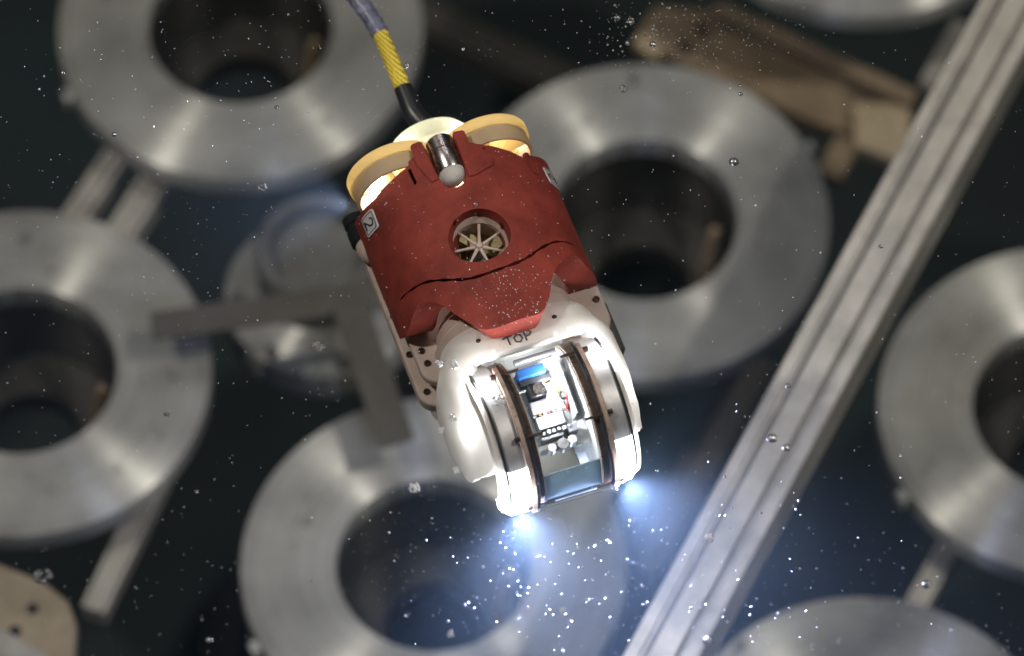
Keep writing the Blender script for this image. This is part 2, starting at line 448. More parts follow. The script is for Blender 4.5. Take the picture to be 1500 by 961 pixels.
# the smaller capped pipe in the middle of four flanges
t = empty('capped_pipe', P(474, 428, -6.9), 0, 'small round grey pipe cap with a raised dull boss beside the robot', 'pipe cap')
bm = bmesh.new(); lathe(bm, [(0, -.3), (.76, -.3), (.79, -.28), (.79, -.06), (.77, -.015), (.73, 0), (0, 0)], 'z', seg=80); obj('cap_disc', bm, MT['flange'], t)
bm = bmesh.new(); lathe(bm, [(.50, .0), (.50, .42), (.46, .46), (.40, .46), (.40, .26), (0, .26)], 'z', (-.03, .14, 0), seg=80); obj('raised_boss', bm, MT['boss'], t)
for a in (235, 285, 335, 185):
    bm = bmesh.new(); lathe(bm, [(0, .035), (.05, .035), (.05, 0)], 'z', (.69 * math.cos(R(a)), .69 * math.sin(R(a)), 0), 12); obj('bolt', bm, MT['strap'], t)

# ------------------------------------------------------------------ aluminium extrusions
def extrusion(name, a, b, width, label, m=MT['extr'], depth=None, group=None):
    a, b = Vector(a), Vector(b); L = (b - a).length; d = (b - a).normalized(); n = Vector((d.y, -d.x, 0)).normalized(); up = d.cross(n); up = up if up.z > 0 else -up
    h = depth or width; W = width / 2; g = width * .085
    # section: two edge lips, two T-slots, a flat middle land, rounded corners
    sec = [(-W, 0), (-W, -.0), (-W + .12 * W, .0)]
    prof = [(-W, -h), (-W, -.06 * W), (-W + .06 * W, 0), (-.62 * W, 0), (-.60 * W, -.02 * W), (-.60 * W, -.16 * W), (-.50 * W, -.16 * W), (-.50 * W, -.42 * W), (-.34 * W, -.42 * W), (-.34 * W, -.05 * W), (-.30 * W, -.02 * W),
            (.30 * W, -.02 * W), (.34 * W, -.05 * W), (.34 * W, -.42 * W), (.50 * W, -.42 * W), (.50 * W, -.16 * W), (.60 * W, -.16 * W), (.60 * W, -.02 * W), (.62 * W, 0), (W - .06 * W, 0), (W, -.06 * W), (W, -h)]
    bm = bmesh.new(); k = 12
    rings = [[bm.verts.new(a + d * L * i / k + n * x + up * z) for x, z in prof] for i in range(k + 1)]
    for A, B in zip(rings, rings[1:]):
        for j in range(len(prof)): bm.faces.new((A[j], A[(j + 1) % len(prof)], B[(j + 1) % len(prof)], B[j]))
    bm.faces.new(rings[0]); bm.faces.new(rings[-1])
    o = obj(name, bm, m, sharp=25)
    return tag(o, label, 'extrusion', group)

extrusion('aluminium_extrusion', P(925, 1040, -3.1), P(1542, -100, -3.1), .475, 'long pale aluminium extrusion with two slots crossing the whole right side')
G = 'short extrusions tying the flanges together'
extrusion('aluminium_extrusion', P(210, 166, -6.75), P(70, 372, -6.75), .20, 'short blurred extrusion between the two flanges at upper left, outer of the pair', group=G)
extrusion('aluminium_extrusion', P(283, 170, -6.75), P(130, 410, -6.75), .23, 'short blurred extrusion between the two flanges at upper left, inner of the pair', group=G)
extrusion('aluminium_extrusion', P(232, 690, -6.75), P(136, 892, -6.75), .19, 'short blurred extrusion ending at lower left under the cut-off flange', group=G)
extrusion('aluminium_extrusion', P(1450, 690, -6.75), P(1300, 960, -6.75), .17, 'thin blurred extrusion between two flanges at the lower right', group=G)
extrusion('aluminium_extrusion', P(1408, 30, -7.2), P(1358, 122, -7.2), .12, 'short tan-tinted strip just left of the long extrusion near the top', group=G)
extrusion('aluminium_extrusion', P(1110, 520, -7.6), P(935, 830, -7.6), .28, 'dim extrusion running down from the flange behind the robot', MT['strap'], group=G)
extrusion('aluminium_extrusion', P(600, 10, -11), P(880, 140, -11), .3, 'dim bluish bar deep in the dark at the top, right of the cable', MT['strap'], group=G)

# flat grey straps lying over the flanges
def strap(a, b, wd, label, zt=.03):
    a, b = Vector(a), Vector(b); d = (b - a).normalized(); L = (b - a).length
    bm = bmesh.new(); prism(bm, rrect(-L / 2, L / 2, -wd / 2, wd / 2, .02, 3), 0, zt)
    o = obj('metal_strap', bm, MT['strap']); o.location = (a + b) / 2; o.rotation_euler.z = math.atan2(d.y, d.x)
    bev(o, .008)
    return tag(o, label, 'strap', 'flat straps over the flanges')
strap(P(222, 480, -5.9), P(590, 428, -5.9), .25, 'flat dull strap reaching from the left flange to the capped pipe')
strap(P(512, 448, -5.84), P(582, 652, -5.84), .28, 'flat dull strap running from the capped pipe down onto the lower flange')

# tan boards
t = empty('tan_bracket', P(1130, 110, -7.6), 0, 'long blurred tan bracket with a square end plate at the upper right', 'bracket')
def flat(poly_px, z, th, name, m, parent, at):
    bm = bmesh.new(); pts = [P(x, y, z) - at for x, y in poly_px]
    prism(bm, [(p.x, p.y) for p in pts][::-1], (z - at.z) - th, (z - at.z))
    o = obj(name, bm, m, parent); bev(o, .02); return o
A0 = P(1130, 110, -7.6)
flat([(926, 62), (958, 8), (1040, 12), (1062, 40), (1262, 118), (1335, 148), (1302, 212), (1190, 176), (985, 86)], -7.6, .2, 'board', MT['tan'], t, A0)
flat([(1250, 150), (1336, 150), (1330, 238), (1252, 212)], -7.45, .14, 'end_plate', MT['cream'], t, A0)
flat([(1225, 195), (1262, 205), (1232, 262), (1196, 246)], -7.5, .12, 'foot_block', MT['tan'], t, A0)
flat([(1040, 10), (1060, 2), (1345, 132), (1335, 150)], -7.3, .12, 'rail', MT['tan'], t, A0)
flat([(926, 60), (940, 45), (975, 70), (960, 86)], -7.4, .1, 'end_tip', MT['cream'], t, A0)
for x, y in ((1028, 45), (1003, 72)):
    bm = bmesh.new(); q = P(x, y, -7.6) - A0; lathe(bm, [(0, .02), (.06, .02), (.06, -.02)], 'z', (q.x, q.y, 0), 14); obj('bolt', bm, MT['black'], t)
t = empty('cream_board', P(20, 900, -5.6), 0, 'cream board with two dark holes at the lower left corner', 'board')
A0 = P(20, 900, -5.6)
flat([(-140, 770), (0, 826), (62, 850), (100, 880), (113, 915), (110, 960), (95, 1010), (-140, 1010)], -5.6, .2, 'panel', MT['cream'], t, A0)
flat([(-140, 845), (-20, 905), (70, 958), (100, 985), (60, 1000), (-60, 925), (-140, 880)], -5.56, .1, 'rib', MT['extr'], t, A0)
for x, y in ((48, 892), (22, 925)):
    bm = bmesh.new(); q = P(x, y, -5.6) - A0; lathe(bm, [(0, .012), (.045, .012), (.045, -.05)], 'z', (q.x, q.y, 0), 16); obj('hole_dark_disc', bm, MT['black'], t)  # black disc stands in for the shade inside each hole
# ring lying deeper, under the lower flange
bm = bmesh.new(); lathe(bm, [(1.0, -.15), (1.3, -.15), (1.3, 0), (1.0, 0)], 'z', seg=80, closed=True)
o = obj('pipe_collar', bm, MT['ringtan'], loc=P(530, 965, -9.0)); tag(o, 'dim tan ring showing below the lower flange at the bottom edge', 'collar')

# ================================================================== THE ROBOT
YAW = R(19.5)
RL = Vector(((739 - 750) * .0044, -(495 - 480.5) * .0044 / math.sin(ELEV), 0))
rob = empty('underwater_robot', RL, YAW, 'stubby swimming robot with red top cover, white shell and bright lamps in its clear nose', 'robot')
UC = .02
CR_, CZ = .66, .06
def cover(s, v, dep):                        # s = angle * radius
    a = s / CR_; r = CR_ - dep
    return Vector((UC + r * math.cos(a), v, CZ + r * math.sin(a)))
def D(l): return [(R(a) * CR_, v) for a, v in l]
rear_l = D([(186, 1.12), (176.6, 1.10), (164, 1.055), (151.9, 1.035), (146.3, 1.022), (139.3, 1.029), (128.2, 1.038), (118.5, 1.052), (117.5, 1.079), (112.6, 1.094), (112.1, 1.173), (110.5, 1.185), (106.5, 1.180), (105.1, 1.165)])
slot = cat_rom(D([(105.1, 1.165), (104.2, .95), (103.6, .86), (102.2, .80), (99.5, .765), (96, .755), (92.5, .768), (90, .80), (88.6, .86), (87.9, .95), (87.3, 1.147)]), .02, False)
rear_r = D([(86.2, 1.16), (81.2, 1.158), (80.1, 1.145), (80.2, 1.058), (75.8, 1.033), (73.7, 1.027), (63.7, .988), (56.7, .962), (50, .926), (44, .95), (38.9, .966), (26, 1.0), (13, 1.03), (-6, 1.03)])
front = cat_rom(D([(-6, .15), (13, .118), (19, .105), (25, .103), (30.3, .123), (35, .158), (41, .156), (46, .135), (51.5, .095), (57, .05), (61.1, .0), (65.5, -.07), (69.5, -.162), (73, -.227), (77.3, -.284), (81, -.308), (91.1, -.309), (100.9, -.310), (107, -.303),
                   (111.5, -.285), (115.6, -.245), (119, -.18), (122.8, -.109), (127, -.023), (131.5, .061), (136, .11), (140.1, .142), (145, .162), (150, .155), (156.3, .13), (162, .115), (170, .125), (178, .17), (186, .22)]), .03, False)
outline = rear_l + slot[1:] + rear_r + [(p[0], p[1]) for p in dense([(R(-6) * CR_, 1.03), (R(-6) * CR_, .15)], .05)[1:-1] if p[1] > .16 and p[0] < R(-5.9) * CR_] + front
outline = dense(outline, .04)
hole = [(R(95.2) * CR_ + .205 * math.cos(2 * PI * k / 48), .37 + .195 * math.sin(2 * PI * k / 48)) for k in range(48)]
gl = cat_rom(D([(158.9, .321), (154, .312), (148.5, .299), (136.8, .267), (127.8, .218), (118.2, .152), (108.8, .100), (96.9, .083), (84.5, .091), (75.5, .115), (64.8, .177), (56.3, .221), (50.3, .244), (41.2, .259), (33.2, .259)]), .03, False)
n = len(gl); up_, dn_ = [], []
for i, p in enumerate(gl):
    q0, q1 = Vector(gl[max(i - 1, 0)]), Vector(gl[min(i + 1, n - 1)]); nn = (q1 - q0).normalized(); nn = Vector((-nn.y, nn.x))
    hw = .0068 * (.4 + 1.1 * math.sin(PI * min(max(i / (n - 1), .03), .97)) ** .6) + .003 * math.sin(i * 1.7)
    up_.append(tuple(Vector(p) + nn * hw)); dn_.append(tuple(Vector(p) - nn * hw))
groove = up_ + dn_[::-1]
def slit(a, b, hw):
    a, b = Vector(D([a])[0]), Vector(D([b])[0]); d = (b - a).normalized(); nn = Vector((-d.y, d.x)) * hw
    return [tuple(a + nn), tuple(b + nn), tuple(b + d * hw), tuple(b - nn), tuple(a - nn)]
sl1 = slit((117.6, 1.03), (117.3, .915), .012); sl2 = slit((73.7, 1.0), (74.3, .87), .012)
bm = sheet(outline, [hole, groove, sl1, sl2], cover, .19, .04)
tc_ = obj('top_cover', bm, MT['red'], rob, 50); bev(tc_, .014, 3, 50)
# worn tabs and the printed boss on the cover's rear edge
def patch(name, poly, lift, m, parent, th=.01, step=.03):
    return obj(name, sheet(dense(poly, step), [], lambda s, v, dp: cover(s, v, dp - lift), th, step), m, parent)
patch('latch_tab', D([(86.9, 1.10), (80.4, 1.10), (80.4, 1.03), (75.2, 1.0), (70.5, .90), (73, .85), (84, .80), (88, .80)]), .012, MT['red'], tc_, .03)
patch('latch_tab', D([(111.8, 1.12), (105.3, 1.12), (104.2, .86), (108, .86), (112, 1.02), (112.2, 1.06)]), .012, MT['red'], tc_, .03)
ring = [(R(44) * CR_ + (.075 if k < 20 else .055) * math.cos(a), .885 + (.085 if k < 20 else .062) * math.sin(a)) for k, a in list(enumerate([R(100 - 15.5 * k) for k in range(20)])) + list(enumerate([R(100 - 15.5 * k) for k in range(19, -1, -1)], 20))]
patch('raised_ring', ring, .008, MT['red'], tc_, .03, .02)

# the number stickers on both flanks: a bordered rounded label with a figure 2
def sticker(quad, flip):
    c = [Vector(p) for p in D(quad)]
    O = (c[0] + c[2]) / 2; up = ((c[1] - c[0]) + (c[2] - c[3])) / 4; rt = ((c[3] - c[0]) + (c[2] - c[1])) / 4
    loc = lambda x, y: tuple(O + rt * x + up * y)
    rr = [loc(x, y) for x, y in rrect(-1, 1, -1, 1, .28, 5)]
    st = patch('number_sticker', rr, .010, MT['sticker'], tc_, .006, .02)
    o2 = [loc(x, y) for x, y in rrect(-.84, .84, -.84, .84, .22, 5)]; i2 = [loc(x, y) for x, y in rrect(-.77, .77, -.77, .77, .2, 5)]
    bmx = sheet(o2, [i2], lambda s, v, dp: cover(s, v, dp - .0125), .002, .02)
    obj('border_line', bmx, MT['ink'], st)
    path = cat_rom([(-.34, .26), (-.26, .50), (0, .60), (.28, .48), (.34, .24), (.22, -.02), (-.10, -.32), (-.36, -.58)], .05, False)
    L_, R_ = [], []
    for i, p in enumerate(path):
        d = (Vector(path[min(i + 1, len(path) - 1)]) - Vector(path[max(i - 1, 0)])).normalized(); nn = Vector((-d.y, d.x)) * .075
        L_.append(tuple(Vector(p) + nn)); R_.append(tuple(Vector(p) - nn))
    poly = [loc(*p) for p in L_ + R_[::-1]]
    bmx = sheet(poly, [], lambda s, v, dp: cover(s, v, dp - .0135), .003, .02)
    bmy = sheet([loc(*p) for p in [(-.44, -.66), (.40, -.66), (.40, -.53), (-.44, -.53)]], [], lambda s, v, dp: cover(s, v, dp - .0145), .003, .02)
    me = bpy.data.meshes.new('x'); bmy.to_mesh(me); bmx.from_mesh(me); bmy.free(); bpy.data.meshes.remove(me)
    obj('numeral', bmx, MT['ink'], st)
# corners: lower-left, upper-left, upper-right, lower-right as one reads the label
sticker([(164.5, 1.015), (150, .985), (150.5, .835), (165, .865)], False)
sticker([(18, .775), (31, .775), (33.5, .895), (20.5, .895)], False)

# vertical duct in the cover's round opening
HU = UC + CR_ * math.cos(R(95.2)); HV = .37
t = obj('propeller_duct', lathe(bmesh.new(), [(.197, .63), (.21, .63), (.21, .0), (.203, .0), (.203, .52), (.172, .545), (.168, .59), (.18, .61)], 'z', (HU, HV, 0), 64, closed=True), MT['pink'], rob)
bm = bmesh.new(); lathe(bm, [(0, .60), (.018, .597), (.027, .58), (.030, .535), (.0, .53)], 'z', (HU, HV, 0), 24)
obj('hub', bm, MT['pink'], t)
for k in range(7):
    a = 2 * PI * k / 7 + .35
    bm = bmesh.new(); c, s_ = math.cos(a), math.sin(a)
    tube(bm, [(HU + c * .028, HV + s_ * .024, .575), (HU + c * .1, HV + s_ * .1, .575), (HU + c * .182, HV + s_ * .182, .572)], [.013, .0085, .011], 8)
    obj('spoke', bm, MT['pink'], t)
bm = bmesh.new()
for k in range(4):
    a = 2 * PI * k / 4 + .2
    pts = [(r * math.cos(a + d), r * math.sin(a + d), .47 + .025 * (1 if d > 0 else -1)) for r, d in ((.04, -.3), (.185, -.42), (.19, .42), (.04, .3))]
    vs = [bm.verts.new(Vector((HU, HV, 0)) + Vector(p)) for p in pts]; f = bm.faces.new(vs)
    ex = bmesh.ops.extrude_face_region(bm, geom=[f])
    for v in [e for e in ex['geom'] if isinstance(e, bmesh.types.BMVert)]: v.co.z -= .012
pr = obj('propeller', bm, MT['olive'], rob)
obj('motor', lathe(bmesh.new(), [(0, .45), (.06, .45), (.075, .43), (.075, .1), (0, .1)], 'z', (HU, HV, 0), 32), MT['black'], pr)
obj('winding', lathe(bmesh.new(), [(.076, .42), (.10, .41), (.10, .3), (.076, .3)], 'z', (HU, HV, 0), 32, closed=True), MT['copper'], pr)
obj('duct_floor', lathe(bmesh.new(), [(0, .40), (.202, .40), (.202, .34), (0, .34)], 'z', (HU, HV, 0), 40), MT['olive'], t)

# steel capsule lying in the rear slot
SU, SZ = UC + CR_ * math.cos(R(95.6)), CZ + CR_ - .035
cap = obj('steel_capsule', lathe(bmesh.new(), [(0, 1.150), (.078, 1.150), (.088, 1.140), (.088, 1.055), (.082, 1.050), (.082, 1.036), (.088, 1.030), (.088, .90), (.084, .893), (0, .893)][::-1], 'v', (SU, 0, SZ), 48), MT['steel'], rob, 30)
obj('end_cap', lathe(bmesh.new(), [(.0835, .893), (.083, .87), (.072, .835), (.05, .812), (.025, .802), (0, .80)], 'v', (SU, 0, SZ), 48), MT['white'], cap)

# hull below the cover, plates and collars
bm = loft(bmesh.new(), [(-.30, UC, -.25, .50, .26), (-.24, UC, -.25, .60, .31), (.95, UC, -.25, .60, .31), (1.04, UC, -.25, .5, .26)])
hull = obj('lower_hull', bm, MT['pink'], rob, 40)
def plate(u0, u1, v0, v1, z0, z1, r, holes_):
    o = obj('hull_plate', prism(bmesh.new(), rrect(u0, u1, v0, v1, r), z0, z1), MT['pink'], rob); bev(o, .018, 3)
    for u, v in holes_:
        obj('screw', lathe(bmesh.new(), [(0, z1 + .004), (.012, z1 + .004), (.014, z1 + .012), (.022, z1 + .012), (.024, z1 - .01)], 'z', (u, v, 0), 16), MT['screw'], o)
    return o
plate(-.645, .70, -.275, .98, -.20, -.10, .12, [(-.60, .60), (-.605, .45), (-.60, .14), (-.585, -.16), (.65, .35), (.655, -.18)])
plate(-.60, .69, -.20, .55, -.02, .05, .12, [(-.545, .055), (-.54, -.045), (.63, .16), (.645, .045)])
for (v0, v1, ru, rz) in ((-.14, .0, .50, .47), (.0, .10, .46, .43), (.10, .60, .42, .39)):
    bm = loft(bmesh.new(), [(v0, UC, .03, ru, rz), (v1 - .012, UC, .03, ru, rz), (v1, UC, .03, ru - .012, rz - .012)], 0, PI, 48)
    if v1 > .5: bm.free(); bm = loft(bmesh.new(), [(v0, UC, .03, ru, rz), (v0 + .05, UC, .03, ru, rz)], 0, PI, 48)
    obj('collar', bm, MT['pink'], rob, 40)
# things that peep out beside the cover
th = obj('side_thruster', lathe(bmesh.new(), [(0, .98), (.07, .98), (.085, 1.0), (.085, 1.10), (.075, 1.11), (.075, 1.13), (.085, 1.14), (.085, 1.20), (.06, 1.21), (0, 1.21)], 'v', (-.615, 0, -.03), 32), MT['matteblack'], rob)
bm = bmesh.new(); ball(bm, (-.60, .94, -.02), .085, 3, (1, 1.35, 1)); obj('thruster_nose', bm, MT['pink'], rob)
obj('side_thruster', lathe(bmesh.new(), [(0, -.27), (.07, -.27), (.085, -.25), (.085, .1), (0, .1)], 'v', (.655, 0, -.16), 32), MT['strap'], rob)

# rear: two nylon ducts with lamps behind them, dome and cable
for sx, U in ((-1, -.335), (1, .275)):
    DZ = .36
    du = obj('thruster_duct', lathe(bmesh.new(), [(.275, 1.055), (.290, 1.055), (.296, 1.065), (.296, 1.165), (.275, 1.165)], 'v', (U, 0, DZ), 64, closed=True), MT['amber2'], rob, 40)
    obj('rim', lathe(bmesh.new(), [(.275, 1.166), (.308, 1.166), (.312, 1.175), (.312, 1.235), (.306, 1.245), (.285, 1.245), (.275, 1.235)], 'v', (U, 0, DZ), 64, closed=True), MT['amber'], du, 40)
    obj('hub', lathe(bmesh.new(), [(0, 1.07), (.05, 1.075), (.07, 1.10), (.07, 1.22), (0, 1.24)], 'v', (U, 0, DZ), 24), MT['amber'], du)
    for k in range(5):
        a = 2 * PI * k / 5 + .5 * sx
        bm = bmesh.new(); c, s_ = math.cos(a), math.sin(a); tx, tz = -s_, c
        vs = [bm.verts.new((U + c * r + tx * w_, v, DZ + s_ * r + tz * w_)) for r, w_, v in ((.06, -.03, 1.09), (.276, -.06, 1.09), (.276, .06, 1.19), (.06, .03, 1.18))]
        f = bm.faces.new(vs); ex = bmesh.ops.extrude_face_region(bm, geom=[f])
        for v in [e for e in ex['geom'] if isinstance(e, bmesh.types.BMVert)]: v.co.y += .014
        obj('blade', bm, MT['amber'], du)
    obj('duct_lamp', lathe(bmesh.new(), [(0, 1.262), (.22, 1.262), (.22, 1.285), (0, 1.285)], 'v', (U, 0, DZ), 32), MT['led'], du)
    l = bpy.data.lights.new('duct_glow', 'POINT'); l.energy = 26; l.color = (1, .98, .93); l.shadow_soft_size = .05
    lo = bpy.data.objects.new('duct_glow', l); COL.objects.link(lo); lo.parent = rob; lo.location = (U - sx * .02, 1.21, DZ - .08)
obj('rear_lamp', lathe(bmesh.new(), [(0, 1.09), (.055, 1.09), (.06, 1.10), (.06, 1.15), (0, 1.15)], 'v', (-.50, 0, .255), 24), MT['led'], rob)
l = bpy.data.lights.new('rear_glow', 'SPOT'); l.energy = 650; l.color = (.66, .68, 1.0); l.shadow_soft_size = .03; l.spot_size = R(130); l.spot_blend = 1.0
lo = bpy.data.objects.new('rear_glow', l); COL.objects.link(lo); lo.parent = rob; lo.location = (-.66, 1.13, .26)
lo.rotation_euler = Vector((-1, .35, .15)).to_track_quat('-Z', 'Y').to_euler()
obj('rear_dome', lathe(bmesh.new(), [(0, 1.30), (.27, 1.30), (.285, 1.32), (.285, 1.38), (.25, 1.43), (.15, 1.46), (0, 1.47)], 'v', (-.03, 0, .27), 64), MT['rear'], rob, 50)

# ------------------------------------------------------------------ nose: hood, drum, rings, lamps, electronics
DV, DZ = -.79, .15                            # drum axis (along u)
def interp(tab, x):
    for (x0, *a), (x1, *b) in zip(tab, tab[1:]):
        if x0 >= x >= x1:
            t = (x - x0) / (x1 - x0); t = t * t * (3 - 2 * t)
            return [p + (q - p) * t for p, q in zip(a, b)]
    return tab[0][1:] if x > tab[0][0] else tab[-1][1:]
HE = .62
HT = [(-.10, .50, .455), (-.18, .53, .50), (-.36, .605, .53), (-.60, .61, .535), (-.85, .585, .51), (-1.0, .555, .47), (-1.12, .49, .40)]
def hood(s, v, dep):                          # s is the angle
    ru, rz = interp(HT, v); e = HE           # super-ellipse: flat-topped sides
    c, q = math.cos(s), math.sin(s)
    return Vector((UC + (ru - dep) * math.copysign(abs(c) ** e, c), v, .03 + (rz - dep) * math.copysign(abs(q) ** e, q)))
side = lambda sg: [(PI / 2 + sg * a, v) for a, v in ((R(28), -.41), (R(29), -.47), (R(33), -.54), (R(38), -.62), (R(39.5), -.74), (R(40), -.86), (R(41), -.97), (R(46), -1.035), (R(58), -1.06), (R(74), -1.045), (R(87), -.98), (R(96), -.84), (R(100), -.6), (R(103), -.3), (R(104), -.12))]
ho = cat_rom(side(1)[:15], .04, False); hr = cat_rom(side(-1)[:15], .04, False)
ol = dense(ho[::-1] + hr, .06)
bm = sheet(ol, [], hood, .05, .045)
hd = obj('front_shell', bm, MT['white'], rob, 60); bev(hd, .022, 3, 50)
# handwriting
def stroke(name, segs, parent, fm, rad, m):
    bm = bmesh.new()
    for sg in segs:
        pts = cat_rom(sg, .03, False) if len(sg) > 2 else [sg[0], tuple((Vector(sg[0]) + Vector(sg[1])) / 2), sg[1]]
        tube(bm, [fm(*p) for p in pts], rad, 6)
    return obj(name, bm, m, parent)
# letters are laid on the shell: x to the right, y towards the tail, around (u0, v0)
def onhood(x, y):
    u, v = -.032 + x, -.348 + y
    ru, rz = interp(HT, v); c = max(-1, min(1, (u - UC) / ru)); c = math.copysign(abs(c) ** (1 / HE), c)
    return hood(math.acos(c), v, -.0015)
T_ = [[(-.095, .028), (-.03, .036)], [(-.062, .033), (-.060, -.030)]]
O_ = [[(.0, .031), (-.024, .010), (-.017, -.022), (.008, -.030), (.028, -.006), (.020, .024), (-.004, .032)]]
P_ = [[(.052, .034), (.048, -.034)], [(.046, .033), (.080, .038), (.094, .019), (.078, .001), (.052, -.002)]]
stroke('handwriting', T_ + O_ + P_, hd, onhood, .0062, MT['ink'])
for x, y in ((.275, .085), (-.235, .085), (.02, .075)):
    p = onhood(x, y); bm = bmesh.new(); ball(bm, p, .017, 2, (1, 1, .5)); obj('plug', bm, MT['black'], hd)

drum = empty('camera_drum', (UC, DV, DZ), 0, parent=rob)
def dl(name, prof, m, parent=drum, a0=0.0, a1=2 * PI, seg=96, closed=True, sharp=30):
    return obj(name, lathe(bmesh.new(), prof, 'u', (0, 0, 0), seg, a0, a1, closed), m, parent, sharp)
# lathe angle 0 = towards the tail (+v), 90 deg = up, 180 = forward
dl('window', [(.485, -.19), (.50, -.19), (.50, .19), (.485, .19)], MT['window'])
dl('window', [(.480, .192), (.508, .192), (.508, .234), (.480, .234)], MT['windowrim'])
dl('window', [(.480, -.234), (.508, -.234), (.508, -.192), (.480, -.192)], MT['windowrim'])
for sg in (-1, 1):
    rib = []
    for k in range(9):
        x = .196 + .0065 * k; rib += [(.474, sg * x), (.464, sg * (x + .0032))]
    dl('gasket_ring', [(.44, sg * .194)] + rib + [(.474, sg * .258), (.44, sg * .258)], MT['brownband'], a0=R(0), a1=R(360))
    pl = dl('retaining_plate', [(.475, sg * .262), (.525, sg * .262), (.525, sg * .290), (.475, sg * .290)], MT['brownband'], a0=R(60), a1=R(190))
    dl('outer_seal', [(.49, sg * .237), (.515, sg * .237), (.515, sg * .256), (.49, sg * .256)], MT['darkplate'], a0=R(50), a1=R(196))
    for a in (68, 122, 184):
        bm = bmesh.new(); c = Vector((0, .508 * math.cos(R(a)), .508 * math.sin(R(a))))
        tube(bm, [c + Vector((sg * .14, 0, 0)), c + Vector((sg * .30, 0, 0))], .0095, 10)
        tube(bm, [c + Vector((sg * .293, 0, 0)), c + Vector((sg * .325, 0, 0))], .019, 6)
        obj('screw', bm, MT['screw'], pl)
    dl('housing_ring', [(.43, sg * .292), (.478, sg * .292), (.485, sg * .300), (.485, sg * .40), (.470, sg * .412), (.40, sg * .412)], MT['alu'], a0=R(20), a1=R(144.5))
    dl('rim_seal', [(.44, sg * .413), (.478, sg * .413), (.478, sg * .428), (.44, sg * .428)], MT['darkplate'], a0=R(40), a1=R(176))
    dl('lamp_housing', [(.36, sg * .43), (.450, sg * .43), (.440, sg * .460), (.36, sg * .47)], MT['white'], a0=R(30), a1=R(205))
    ln = dl('lamp_lens', [(.38, sg * .295), (.470, sg * .295), (.476, sg * .31), (.476, sg * .40), (.44, sg * .44), (.38, sg * .44)], MT['led'], a0=R(145), a1=R(232), seg=48)
    # clear end block below the lens, and the screw-down frame of the lens
    bm = bmesh.new(); a = R(212); c = Vector((sg * .275, .50 * math.cos(a), .50 * math.sin(a)))
    box(bm, c, (.07, .05, .07), Matrix.Rotation(a, 3, 'X')); bb = obj('lens_clip', bm, MT['windowrim'], ln); bev(bb, .01)
    l = bpy.data.lights.new('nose_beam', 'SPOT'); l.energy = 5600; l.color = (.56, .60, 1.0); l.spot_size = R(125); l.spot_blend = 1.0; l.shadow_soft_size = .04
    lo = bpy.data.objects.new('nose_beam', l); COL.objects.link(lo); lo.parent = drum
    lo.location = (sg * .355, -.465, -.12); lo.rotation_euler = Vector((sg * .22, -1, .05)).to_track_quat('-Z', 'Y').to_euler()
    l = bpy.data.lights.new('nose_lamp', 'POINT'); l.energy = 210; l.color = (.62, .68, 1.0); l.shadow_soft_size = .035
    lo = bpy.data.objects.new('nose_lamp', l); COL.objects.link(lo); lo.parent = drum; lo.location = (sg * .36, -.50, -.22)
    l = bpy.data.lights.new('lobe_fill', 'POINT'); l.energy = 2.6; l.color = (1, .98, .95); l.shadow_soft_size = .02  # added fill light inside the lobe so the shell glows; no fitting
    lo = bpy.data.objects.new('lobe_fill', l); COL.objects.link(lo); lo.parent = drum; lo.location = (sg * .505, .02, .20)
    l = bpy.data.lights.new('cheek_fill', 'POINT'); l.energy = 11; l.color = (.95, .97, 1.0); l.shadow_soft_size = .03  # added fill light that whitens the shell beside the window notch
    lo = bpy.data.objects.new('cheek_fill', l); COL.objects.link(lo); lo.parent = drum; lo.location = (sg * .43, .17, .50)
    l = bpy.data.lights.new('lens_lamp', 'POINT'); l.energy = 9; l.color = (.93, .96, 1.0); l.shadow_soft_size = .025
    lo = bpy.data.objects.new('lens_lamp', l); COL.objects.link(lo); lo.parent = drum; lo.location = (sg * .37, .58 * math.cos(R(168)), .58 * math.sin(R(168)))
    l = bpy.data.lights.new('drum_light', 'POINT'); l.energy = 8; l.color = (.95, .98, 1.0); l.shadow_soft_size = .03
    lo = bpy.data.objects.new('drum_light', l); COL.objects.link(lo); lo.parent = drum; lo.location = (sg * .03, -.02 + .12 * sg, .41)

dl('cradle', [(.515, -.27), (.545, -.27), (.545, .27), (.515, .27)], MT['white'], a0=R(-40), a1=R(44))
for sg in (-1, 1):
    dl('inner_wall', [(.06, sg * .186), (.455, sg * .186), (.455, sg * .191), (.06, sg * .191)], MT['pcb'])
dl('window_glow_sheet', [(.455, -.184), (.468, -.184), (.468, .184), (.455, .184)], MT['slate'], a0=R(158), a1=R(206))  # added sheet whose colour imitates the glow of lamp-lit acrylic
l = bpy.data.lights.new('drum_light', 'POINT'); l.energy = 5; l.color = (.95, .98, 1.0); l.shadow_soft_size = .03  # unseen light added behind the tray to brighten the cradle
lo = bpy.data.objects.new('drum_light', l); COL.objects.link(lo); lo.parent = drum; lo.location = (0, .385, .18)
l = bpy.data.lights.new('drum_light', 'POINT'); l.energy = .55; l.color = (.9, .95, 1.0); l.shadow_soft_size = .03  # unseen light added ahead of the tray to brighten the window bottom
lo = bpy.data.objects.new('drum_light', l); COL.objects.link(lo); lo.parent = drum; lo.location = (0, -.34, -.02)
for a_ in (192, 199, 205):
    dl('window_line', [(.470, -.184), (.476, -.184), (.476, .184), (.470, .184)], MT['alu' if a_ == 199 else 'darkplate'], a0=R(a_), a1=R(a_ + 2.2), seg=3)
